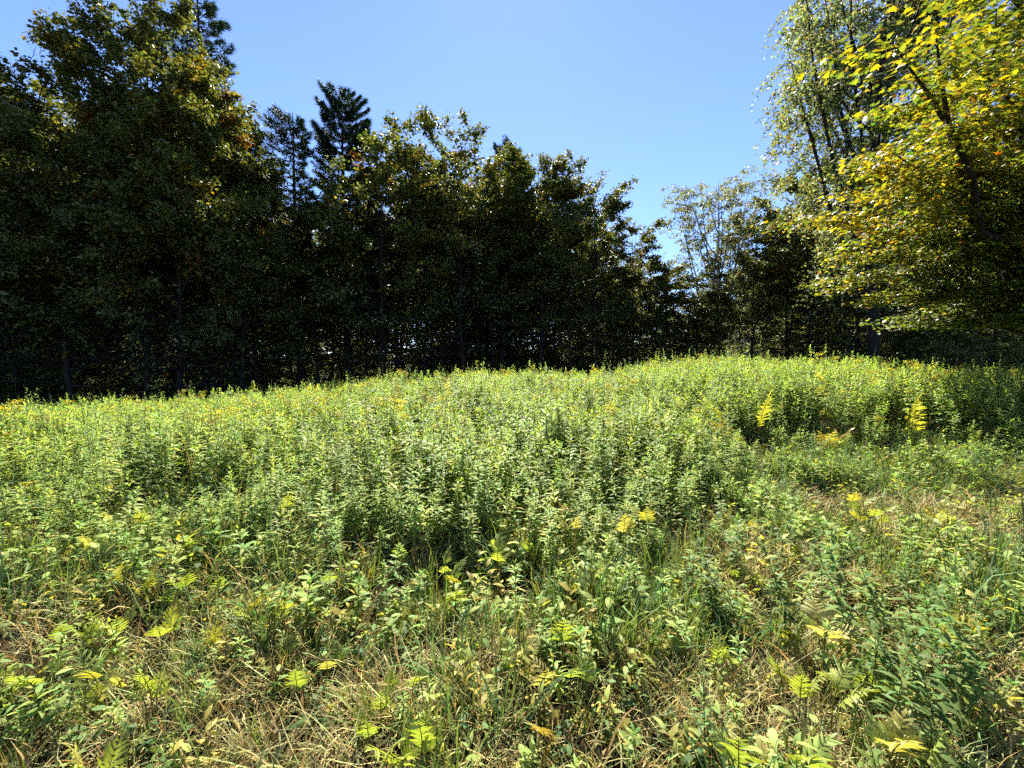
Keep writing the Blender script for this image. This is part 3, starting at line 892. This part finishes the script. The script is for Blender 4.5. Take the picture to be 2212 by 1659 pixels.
# ---- where things grow
GAPS = [(on_ground(815, 1060), .45), (on_ground(1650, 1010), .55), (on_ground(1260, 990), .35), (on_ground(330, 1160), .5), (on_ground(1090, 1010), .3), (on_ground(520, 1010), .35), (on_ground(1740, 900), .5), (on_ground(1480, 960), .3), (on_ground(1985, 985), .7), (on_ground(1800, 985), .5)]
def front_edge(x):
    return np.interp(x, [-9, -5, -2.5, 0, 1.2, 2.2, 3.3, 4.5, 6, 8], [3.7, 3.2, 3.0, 2.95, 3.1, 3.9, 5.1, 6.1, 6.1, 5.0])
def rear_edge(x):
    return np.interp(x, [-16, -12, -8, -3, 6, 9, 12, 16], [10.5, 11, 12.2, 14, 14.5, 12.5, 11, 10])
def field_ok(r, x, y):
    fe = front_edge(x) + .5 * (vnoise(x, y, .8, 3) - .5)
    d = smooth(-.7, .7, y - fe) * (1 - smooth(-.2, .8, y - rear_edge(x)))
    for (gx, gy), rad in GAPS:
        d = d * smooth(.55, 1.1, np.hypot((x - gx), (y - gy) * .8) / rad)
    d = d * (.15 + .85 * smooth(.22, .48, vnoise(x, y, .5, 8)))
    return r.random(len(x)) < d

def field_h(x, y):
    s = .44 + .54 * smooth(-.5, 1.9, y - front_edge(x)) + .16 * (vnoise(x, y, 1.4, 5) - .5) + .26 * (vnoise(x, y, .55, 15) - .5)
    s = s + .16 * smooth(3, 5, x) * smooth(6, 7.5, y)
    return s

def build_field():
    r = np.random.default_rng(404)
    protos = [goldenrod(500 + i, n=46) for i in range(6)] \
        + [goldenrod(510 + i, n=44, base=HERB2) for i in range(3)] \
        + [goldenrod(520 + i, n=42, flower=1 + i % 2, base=HERB2) for i in range(4)] \
        + [goldenrod(530 + i, n=54, tmpl=NARROW_LEAF, lsize=.075, base=HERB * np.array((.85, .9, 1.2)), h=1.1) for i in range(2)]
    ms = [joined(f'goldenrod_{i:02d}', g, [M_HERB, M_HERB]) for i, g in enumerate(protos)]
    ms += [tuft(790 + i, 16, 1.0, .0032, .05, .55, (0.22, 0.22, 0.08), .12, mixc=(0.13, 0.17, 0.05), mixp=.5).mesh(f'field_grass_{i}', [M_GRASS]) for i in range(2)]
    ms += [stalks(795 + i, 4, 1.05).mesh(f'field_stalk_{i}', [M_STRAW]) for i in range(2)]
    coll = proto_collection('goldenrod_plant', ms)
    N = 23000
    d = np.sqrt(r.uniform(3.0 ** 2, 15.5 ** 2, N)); x = d * r.uniform(-1.40, 1.40, N); y = d
    x = np.where(r.random(N) < .0, x, x)
    keep = field_ok(r, x, y)
    x, y = x[keep], y[keep]
    # thin out to about 38 plants per square metre near, fewer far
    n = len(x)
    hs = field_h(x, y) * r.uniform(.82, 1.14, n) / .95
    tall = r.random(n) < np.where(y > 8.5, .035, .012)
    hs[tall] *= 1.22
    fl = smooth(.50, .66, vnoise(x, y, 1.9, 21)) * smooth(4.6, 6, y)
    u = r.random(n)
    idx = np.where(u < .62, r.integers(0, 6, n), r.integers(6, 9, n))
    idx = np.where(r.random(n) < fl * .11 + .006, r.integers(9, 13, n), idx)
    idx = np.where(r.random(n) < .05 + .25 * smooth(.55, .7, vnoise(x, y, .9, 77)), r.integers(13, 15, n), idx)
    idx = np.where(r.random(n) < .03 + .10 * smooth(.6, .75, vnoise(x, y, 1.1, 87)), r.integers(15, 17, n), idx)
    idx = np.where(r.random(n) < .015, r.integers(17, 19, n), idx)
    P = np.stack([x, y, ground_h(x, y)], 1)
    rot = np.stack([r.normal(size=n) * .11, r.normal(size=n) * .11, r.random(n) * TAU], 1)
    wd = r.uniform(.9, 1.2, n) * np.clip(hs, .75, 1.1)
    scl = np.stack([wd, wd, hs], 1)
    # the plants along the open front edge are things of their own
    fd = y - front_edge(x)
    vis = (np.abs(x) < 1.27 * y) & (fd < 1.6) & (idx < 15)
    score = np.where(vis, y + fd * 1.2, 99)
    own = np.argsort(score)[:230]; own = own[score[own] < 99]
    rest = np.setdiff1d(np.arange(n), own)
    mass('goldenrod_meadow', 'dense sunlit goldenrod covering the meadow', coll, P[rest], rot[rest], scl[rest], idx[rest])
    pm = [(a.mesh('goldenrod_stem', [M_HERB]), b.mesh('goldenrod_leaves', [M_HERB])) for a, b in protos]
    for i in own:
        if idx[i] >= 13: kind = 'narrow leaved green herb at the front edge of the meadow'
        elif idx[i] >= 9: kind = 'plumed goldenrod stalk at the front edge of the meadow'
        elif idx[i] >= 6: kind = 'yellowish leafy goldenrod stalk at the front edge of the meadow'
        else: kind = 'green leafy goldenrod stalk at the front edge of the meadow'
        im = x[i] / y[i]
        kind += ' on the left' if im < -.75 else ' left of the middle' if im < -.25 else ' in the middle' if im < .25 else ' right of the middle' if im < .7 else ' beside the dry track'
        t = thing('goldenrod_plant', kind, 'plant', P[i], 0, 'goldenrod along the front edge of the meadow')
        t.rotation_euler = tuple(rot[i]); t.scale = tuple(scl[i])
        obj('stem', pm[idx[i]][0], t); obj('leaves', pm[idx[i]][1], t)
    print('field plants', n)
build_field()

STRAW = (0.31, 0.255, 0.095); STRAW2 = (0.27, 0.24, 0.075); GRS = (0.135, 0.185, 0.045); GRSB = (0.105, 0.17, 0.06)

def build_floor():
    r = np.random.default_rng(606)
    ms = []
    ms += [tuft(700 + i, 30, .42, .0040, .06, .8, GRS, .35, mixc=STRAW2, mixp=.18).mesh(f'ga{i}', [M_GRASS]) for i in range(4)]          # 0-3 green arching
    ms += [tuft(710 + i, 30, .36, .0038, .08, .9, STRAW, .45, .35, mixc=GRS, mixp=.12).mesh(f'gb{i}', [M_STRAW]) for i in range(4)]      # 4-7 flattened straw
    ms += [joined(f'gc{i}', herb(720 + i, 34, .24, OVAL_LEAF, .048, HERBD, 6), [M_HERB, M_HERB]) for i in range(3)]                        # 8-10 dark herbs
    ms += [joined(f'gd{i}', herb(730 + i, 34, .32, BROAD_LEAF, .082, HERB, 6), [M_HERB, M_HERB]) for i in range(3)]                        # 11-13 mid herbs
    ms += [stalks(740 + i).mesh(f'ge{i}', [M_STRAW]) for i in range(3)]                                                                     # 14-16 dead stalks
    ms += [dead_leaves(750 + i).mesh(f'gf{i}', [M_STRAW]) for i in range(2)]                                                                # 17-18 dead leaves
    ms += [tuft(760 + i, 20, .55, .0052, .05, 1.1, GRSB, .3).mesh(f'gg{i}', [M_GRASS]) for i in range(3)]                                  # 19-21 long blue green blades
    ms += [joined(f'gh{i}', herb(770 + i, 30, .28, BROAD_LEAF, .075, (0.30, 0.29, 0.07), 6), [M_HERB, M_HERB]) for i in range(2)]          # 22-23 yellowing herbs
    ms += [joined(f'gi{i}', goldenrod(780 + i, h=.42, n=26, lsize=.085, tmpl=GOLD_LEAF if i % 2 else BROAD_LEAF, base=HERB if i < 3 else HERB2, lean=.2), [M_HERB, M_HERB]) for i in range(5)]  # 24-28 young weeds
    coll = proto_collection('floor_plant', ms)
    N = 15500
    d = np.sqrt(r.uniform(1.0, 7.6 ** 2, N)); x = d * r.uniform(-1.42, 1.42, N); y = d
    fe = front_edge(x)
    keep = (y < fe + 1.3) | (r.random(N) < .25)
    x, y = x[keep], y[keep]; n = len(x)
    dens = .45 + .55 * smooth(.25, .45, vnoise(x, y, .45, 31))
    k = r.random(n) < dens
    x, y = x[k], y[k]; n = len(x)
    straw = smooth(.48, .72, vnoise(x, y, .9, 41))
    # trodden dry track on the right and dry patches at the feet of the photographer
    straw = np.maximum(straw, smooth(1.2, .5, np.hypot((x - 4.3) / 1.2, (y - 4.3) / .55)))
    straw = np.maximum(straw, .7 * smooth(1.2, .6, np.hypot((x - 2.2) / .8, (y - 2.9) / .7)))
    straw = np.maximum(straw, .55 * smooth(1.2, .6, np.hypot((x + .4) / 1.6, (y - 1.9) / .5)))
    straw = np.maximum(straw, .6 * smooth(1.2, .6, np.hypot((x + 2.6) / 1.3, (y - 2.5) / .5)))
    dark = smooth(.45, .65, vnoise(x, y, .7, 51))
    w = np.zeros((n, 9))
    w[:, 0] = .9 * (1 - straw) + .15
    w[:, 1] = 2.3 * straw + .14
    w[:, 2] = .8 * dark + .10
    w[:, 3] = .75 * (1 - straw) + .12
    w[:, 4] = .12 + .12 * straw
    w[:, 5] = .34
    w[:, 6] = .28 * (1 - straw) * (1 - dark) + .04
    w[:, 7] = .34
    w[:, 8] = .7 * (1 - .85 * straw)
    w /= w.sum(1)[:, None]
    cu = np.cumsum(w, 1); kind = (r.random(n)[:, None] > cu).sum(1).clip(0, 8)
    lo = np.array([0, 4, 8, 11, 14, 17, 19, 22, 24]); ct = np.array([4, 4, 3, 3, 3, 2, 3, 2, 5])
    idx = lo[kind] + (r.random(n) * ct[kind]).astype(int)
    s = r.uniform(.5, 1.05, n) * (.75 + .30 * smooth(1.2, 3.4, y)) * (.8 + .4 * vnoise(x, y, .6, 61))
    s = np.where(kind == 4, s * .8, s)
    P = np.stack([x, y, ground_h(x, y) - .005], 1)
    rot = np.stack([r.normal(size=n) * .12, r.normal(size=n) * .12, r.random(n) * TAU], 1)
    mass('grass', 'mixed green and straw coloured grass and low herbs of the foreground', coll, P, rot, np.stack([s, s, s], 1), idx)
    print('floor plants', n)
build_floor()

# ------------------------------------------------------------------ ferns
FERN_V, FERN_T, FERN_Q = strip_template([(0, .05), (.12, .13), (.25, .10), (.38, .15), (.5, .115), (.62, .14), (.74, .09), (.87, .08), (1, 0)], lambda t: .12 * t - .28 * t * t, .25)
FERN_COLS = [(0.24, 0.28, 0.06), (0.21, 0.265, 0.06), (0.29, 0.27, 0.055), (0.36, 0.33, 0.12), (0.28, 0.20, 0.04), (0.36, 0.345, 0.05)]
LEAFLET = []
rr = np.random.default_rng(5)
for c in FERN_COLS:
    row = []
    for sh in range(4):
        g = Geo(); V = FERN_V.copy()
        V[:, 2] += (-.22 + .14 * sh) * V[:, 0] ** 2; V[:, 1] *= rr.uniform(.85, 1.15)
        tip = smooth(.6, 1.0, V[:, 0:1]) * (.8 if sh == 3 else .15)
        cc = np.asarray(c) * rr.uniform(.75, 1.2) * rr.uniform(.85, 1.15, (len(V), 1))
        g.add(V, FERN_T, FERN_Q, cc * (1 - tip) + np.array((.20, .11, .03)) * tip)
        row.append(g.mesh('fern_leaflet', [M_FERN]))
    LEAFLET.append(row)

def leaflet_matrix(p, head, nrm, s, w=1.0):
    m = frames(np.array([head], float), np.array([nrm], float))[0]
    M4 = np.eye(4); M4[:3, 0] = m[:, 0] * s; M4[:3, 1] = m[:, 1] * s * w; M4[:3, 2] = m[:, 2] * s; M4[:3, 3] = p
    return Matrix(M4.tolist())

def frond(root, r, base, az, stipe, blade, tilt, tint, pairs=7, width=.62, separate=True, narrow=False, meshes=None):
    """one frond: a stem with leaflets in pairs"""
    t = np.linspace(0, 1, 12)
    tot = stipe + blade
    s = t * tot
    ang = math.pi / 2 - tilt * np.clip((s - stipe * .4) / (tot - stipe * .4), 0, 1) ** 1.1
    dr = np.concatenate([[0], np.cumsum(np.cos(ang[:-1]) * np.diff(s))]); dz = np.concatenate([[0], np.cumsum(np.sin(ang[:-1]) * np.diff(s))])
    P = np.stack([base[0] + dr * math.cos(az), base[1] + dr * math.sin(az), base[2] + dz], 1)
    g = Geo(); g.tube(P, .0032 * (1 - .8 * t) + .0006, 5, (0.16, 0.15, 0.04))
    st = obj('stem', g.mesh('fern_stem', [M_FERN]), root)
    side = np.array([-math.sin(az), math.cos(az), 0.])
    jg = Geo()
    def put(M4):
        if separate:
            l = obj('leaflet', LEAFLET[tint][int(r.integers(0, 4))], st); l.matrix_local = M4
        else:
            A = np.array(M4)
            jg.add(FERN_V @ A[:3, :3].T + A[:3, 3], FERN_T, FERN_Q, np.asarray(FERN_COLS[tint]) * r.uniform(.85, 1.15))
    def at_s(v): return np.array([np.interp(v, s, P[:, k]) for k in range(3)])
    for i in range(pairs):
        f = i / pairs
        v = stipe + blade * (f * .92 + .02)
        p = at_s(v); d = at_s(min(v + .01, tot)) - at_s(v - .01); d /= np.linalg.norm(d)
        nn = np.cross(d, side); nn = nn if nn[2] > 0 else -nn
        if narrow: L = blade * width * .5 * math.sin(math.pi * (f * .86 + .13)) ** .7 * (1 - .15 * f)
        else: L = blade * width * (1 - .72 * f) * (1 if i else .85)
        for sg in (-1, 1):
            spr = .95 if narrow else .55 + .35 * f * 0
            h = side * sg * 1.0 + d * (.25 if narrow else .62 + .25 * f) + r.normal(size=3) * .07
            put(leaflet_matrix(p, h, nn + r.normal(size=3) * .12, L * r.uniform(.88, 1.1), (.55 if narrow else .78)))
    p = at_s(tot - blade * .12)
    d = at_s(tot) - at_s(tot - .02)
    nn = np.cross(d / np.linalg.norm(d), side); nn = nn if nn[2] > 0 else -nn
    put(leaflet_matrix(p, d, nn, blade * .26))
    if not separate:
        obj('leaflets', jg.mesh('fern_leaflets', [M_FERN]), st)

def ferns():
    r = np.random.default_rng(808)
    G = 'yellow green ferns in the foreground'
    spots = [  # px, py of the blade, size, tint, label
        (190, 1640, 1.15, 0, 'large yellow green fern at the bottom left corner'),
        (825, 1610, 1.2, 0, 'broad upright fern with spread leaflets at the bottom centre'),
        (905, 1590, .9, 1, 'smaller fern right beside the broad bottom centre one'),
        (1212, 1350, 1.05, 1, 'narrow upright fern in the lower middle of the foreground'),
        (1245, 1440, .95, 1, 'fern below the narrow upright one in the lower middle'),
        (1785, 1335, 1.15, 3, 'pale straw yellow fern spread flat like a star on the dry track'),
        (1850, 1380, .8, 3, 'small pale dry fern just right of the star shaped one'),
        (1075, 1190, .9, 0, 'bright fern standing alone in the centre foreground'),
        (957, 1215, .8, 0, 'small bright fern left of the lone centre fern'),
        (1350, 1120, 1.1, 3, 'straw coloured fern in the thick fern clump at centre right'),
        (1400, 1105, 1.0, 2, 'yellow fern at the top of the clump at centre right'),
        (1240, 1120, .95, 3, 'pale upright fern leaning out of the clump at centre right'),
        (1200, 1055, .9, 2, 'golden fern rising over the goldenrod front near the centre'),
        (1295, 1245, .9, 1, 'fern with dark shade behind it right of the lone centre fern'),
        (1255, 1270, .7, 2, 'small golden fern beside the dark shade at centre right'),
        (625, 1085, 1.0, 0, 'bright fern at the goldenrod front left of centre'),
        (300, 1110, 1.0, 2, 'golden fern at the goldenrod front on the left'),
        (380, 1165, .85, 0, 'fern beside the dark brown tuft on the left'),
        (700, 1245, .85, 1, 'fern amid grass left of the centre foreground'),
        (760, 1262, .7, 1, 'little fern right next to the grass tuft left of centre'),
        (540, 1300, 1.0, 1, 'fern over dry grass at the middle left'),
        (605, 1310, .9, 0, 'yellow fern next to the dry grass fern at the middle left'),
        (395, 1245, .95, 1, 'fern with lit fronds at the upper left foreground'),
        (160, 1365, 1.0, 1, 'fern at the left edge lying over straw'),
        (235, 1345, .9, 0, 'bright fern just inside the left edge'),
        (345, 1340, .9, 0, 'bright fern right of the left edge ferns'),
        (60, 1440, 1.0, 1, 'fern at the extreme left above the dark grass'),
        (320, 1480, .85, 0, 'short fern low at the left above the corner fern'),
        (780, 1580, .7, 1, 'small fern left of the broad bottom centre one'),
        (1815, 1480, 1.0, 0, 'yellow fern at the lower right below the pale star fern'),
        (1750, 1475, .85, 0, 'smaller yellow fern left of the lower right one'),
        (1620, 1640, 1.0, 1, 'large fern cut by the bottom edge at the right of centre'),
        (1760, 1625, 1.0, 1, 'fern at the bottom edge under the lower right ferns'),
        (1950, 1590, 1.05, 3, 'pale fern near the bottom right corner'),
        (2040, 1610, 1.0, 1, 'green fern in the bottom right corner'),
        (2190, 1500, 1.0, 3, 'pale fern at the right edge'),
        (2100, 1335, .9, 2, 'golden fern beside the tall stalks at the right'),
        (1850, 1070, .9, 2, 'golden fern on the dry track below the tall frond'),
        (1905, 1090, .9, 0, 'yellow fern right beside the golden one on the dry track'),
        (1190, 1560, .8, 4, 'fern turning orange brown at the bottom centre'),
        (890, 1465, .75, 1, 'fern among straw above the bottom centre ferns'),
        (640, 1480, .8, 1, 'fern among straw at the lower left of centre')]
    for px, py, sz, tint, label in spots:
        lift = .20 * smooth(1260, 1120, py)
        up = .30 * sz + float(lift)
        x, y = on_ground(px, py, up)
        z = float(ground_h(x, y))
        nf = int(r.integers(2, 5))
        t = thing('fern', label, 'fern', (x, y, z), 0, G)
        flat = 'flat like a star' in label
        az0 = r.uniform(-2.2, -.9)
        nf = 4 if flat else nf
        for k in range(nf):
            az = az0 + (k * 1.6 if flat else k * r.uniform(1.1, 2.4))
            frond(t, r, (r.normal() * .02, r.normal() * .02, 0), az, r.uniform(.18, .25) * sz + float(lift), r.uniform(.125, .17) * sz * (1 if k == 0 else .85),
                  1.45 if flat else r.uniform(.35, 1.15), tint if k == 0 else (tint if r.random() < .6 else int(r.integers(0, 3))), pairs=int(r.integers(6, 9)))
    # small ones half hidden in the grass
    for k in range(85):
        y = r.uniform(1.7, 4.0); x = y * r.uniform(-1.22, 1.15)
        t = thing('fern', 'small yellow green fern half hidden in the grass ' + ('at the left' if x / y < -.6 else 'left of the middle' if x / y < -.15 else 'near the middle' if x / y < .3 else 'right of the middle' if x / y < .75 else 'at the far right'), 'fern', (x, y, float(ground_h(x, y))), 0, 'small ferns scattered through the grass')
        sz = r.uniform(.5, .9); az0 = r.random() * TAU
        for q in range(int(r.integers(2, 4))):
            frond(t, r, (r.normal() * .02, r.normal() * .02, 0), az0 + q * r.uniform(1.2, 2.4), r.uniform(.16, .26) * sz + .10 * float(smooth(2.6, 3.6, y)), r.uniform(.14, .20) * sz, r.uniform(.4, 1.2), int(r.choice([0, 1, 1, 2, 3])), pairs=int(r.integers(5, 8)), separate=False)
    # tall narrow fronds in the right of the meadow
    x, y = on_ground(1972, 972, 0.0)
    t = thing('fern', 'tall golden frond with closely ranked leaflets standing upright at the right', 'fern', (x, y, float(ground_h(x, y))), 0, 'tall golden fronds')
    frond(t, r, (0, 0, 0), -1.2, .18, .74, .25, 5, pairs=22, width=.78, narrow=True)
    for px, py, lab, h, az in ((1640, 905, 'golden frond rising above the dark gap in the goldenrod', .55, -1.0), (1575, 905, 'golden frond leaning left above the goldenrod right of centre', .55, 3.0), (1550, 900, 'smallest golden frond lying over the goldenrod right of centre', .5, 2.6)):
        x, y = on_ground(px, py, .72)
        t = thing('fern', lab, 'fern', (x, y, float(ground_h(x, y))), 0, 'tall golden fronds')
        frond(t, r, (0, 0, 0), az, .60, h, .45 if az < 0 else 1.1, 5, pairs=16, width=.75, narrow=True)
    x, y = on_ground(1800, 968, .2)
    t = thing('fern', 'golden brown drooping fern left of the tall upright frond', 'fern', (x, y, float(ground_h(x, y))), 0, 'tall golden fronds')
    for k in range(5):
        frond(t, r, (r.normal() * .05, r.normal() * .05, 0), -2.8 + k * .95, .12, .45, r.uniform(.9, 1.5), 5 if k % 2 else 4, pairs=14, width=.6, narrow=True)
ferns()

# ------------------------------------------------------------------ tall leaning stalks near the lower right
def tall_stalks():
    r = np.random.default_rng(909)
    ms = []
    for i in range(5):
        st, lf = goldenrod(900 + i, h=.85, n=46, lsize=.115, tmpl=BROAD_LEAF if i % 2 else GOLD_LEAF, base=(0.105, 0.155, 0.042), lean=.22, low=.2)
        ms.append((st.mesh('tall_stem', [M_HERB]), lf.mesh('tall_leaves', [M_HERB])))
    spots = [(1690, 1250), (1720, 1400), (1790, 1290), (1860, 1430), (1930, 1420), (1960, 1530), (2000, 1450), (2040, 1490), (2070, 1560), (2110, 1450), (2140, 1540), (1900, 1560), (1840, 1330), (2010, 1350), (2060, 1390), (1980, 1300), (1560, 1330), (1500, 1290), (1600, 1240), (700, 1330), (690, 1250), (260, 1290), (2120, 1640), (2180, 1620), (1730, 1200), (1950, 1640), (2060, 1650)]
    for i, (px, py) in enumerate(spots):
        x, y = on_ground(px, py, .12)
        k = int(r.integers(0, 5))
        s = r.uniform(.55, .85) if px > 1400 else r.uniform(.5, .65)
        lab = 'dark green leaning leafy stalk ' + ('in the bottom right corner' if py > 1500 else 'at the left of the pale star fern' if px < 1760 else 'just beside the pale star fern' if px < 1870 else 'far right of the pale star fern' if py < 1400 else 'in the thick tangle above the bottom right corner') if px > 1640 else ('dark green leafy stalk in the shaded grass right of the centre foreground' if px > 1400 else 'thin dark leafy stalk over dry grass at the left foreground')
        t = thing('leafy_stalk', lab, 'plant', (x, y, float(ground_h(x, y)) - .02), r.random() * 6, 'leaning leafy stalks in the foreground', s)
        obj('stem', ms[k][0], t); obj('leaves', ms[k][1], t)
    # long fallen straws
    for i, (px, py, L, az, el) in enumerate([(560, 1400, .7, .35, .12), (860, 1430, .9, -.15, .1), (1000, 1230, .8, 2.2, .5), (1150, 1650, 1.2, .4, .08), (1560, 1580, 1.0, .6, .25), (900, 1180, .6, .7, .4), (300, 1640, .9, .1, .15), (1400, 1600, .8, .2, .1), (2100, 1150, .6, .1, .1), (760, 1300, .5, -.3, .2), (1500, 1460, .7, .9, .2)]):
        x, y = on_ground(px, py, .1)
        t = np.linspace(0, 1, 6); g = Geo()
        P = np.stack([L * t * math.cos(az), L * t * math.sin(az) * .6, .10 + L * t * math.sin(el) - .10 * t ** 2], 1)
        g.tube(P, .0019 * (1 - .6 * t), 5, (0.34, 0.27, 0.13))
        o = obj('dry_straw_stalk', g.mesh('dry_straw_stalk', [M_STRAW])); o.location = (x, y, float(ground_h(x, y)))
        where = ('at the far right', 'at the right of centre', 'near the centre', 'at the left')[0 if px > 1900 else 1 if px > 1350 else 2 if px > 780 else 3]
        tag(o, f'long pale dry straw lying across the grass {where}', 'straw', 'fallen straws across the foreground')
tall_stalks()
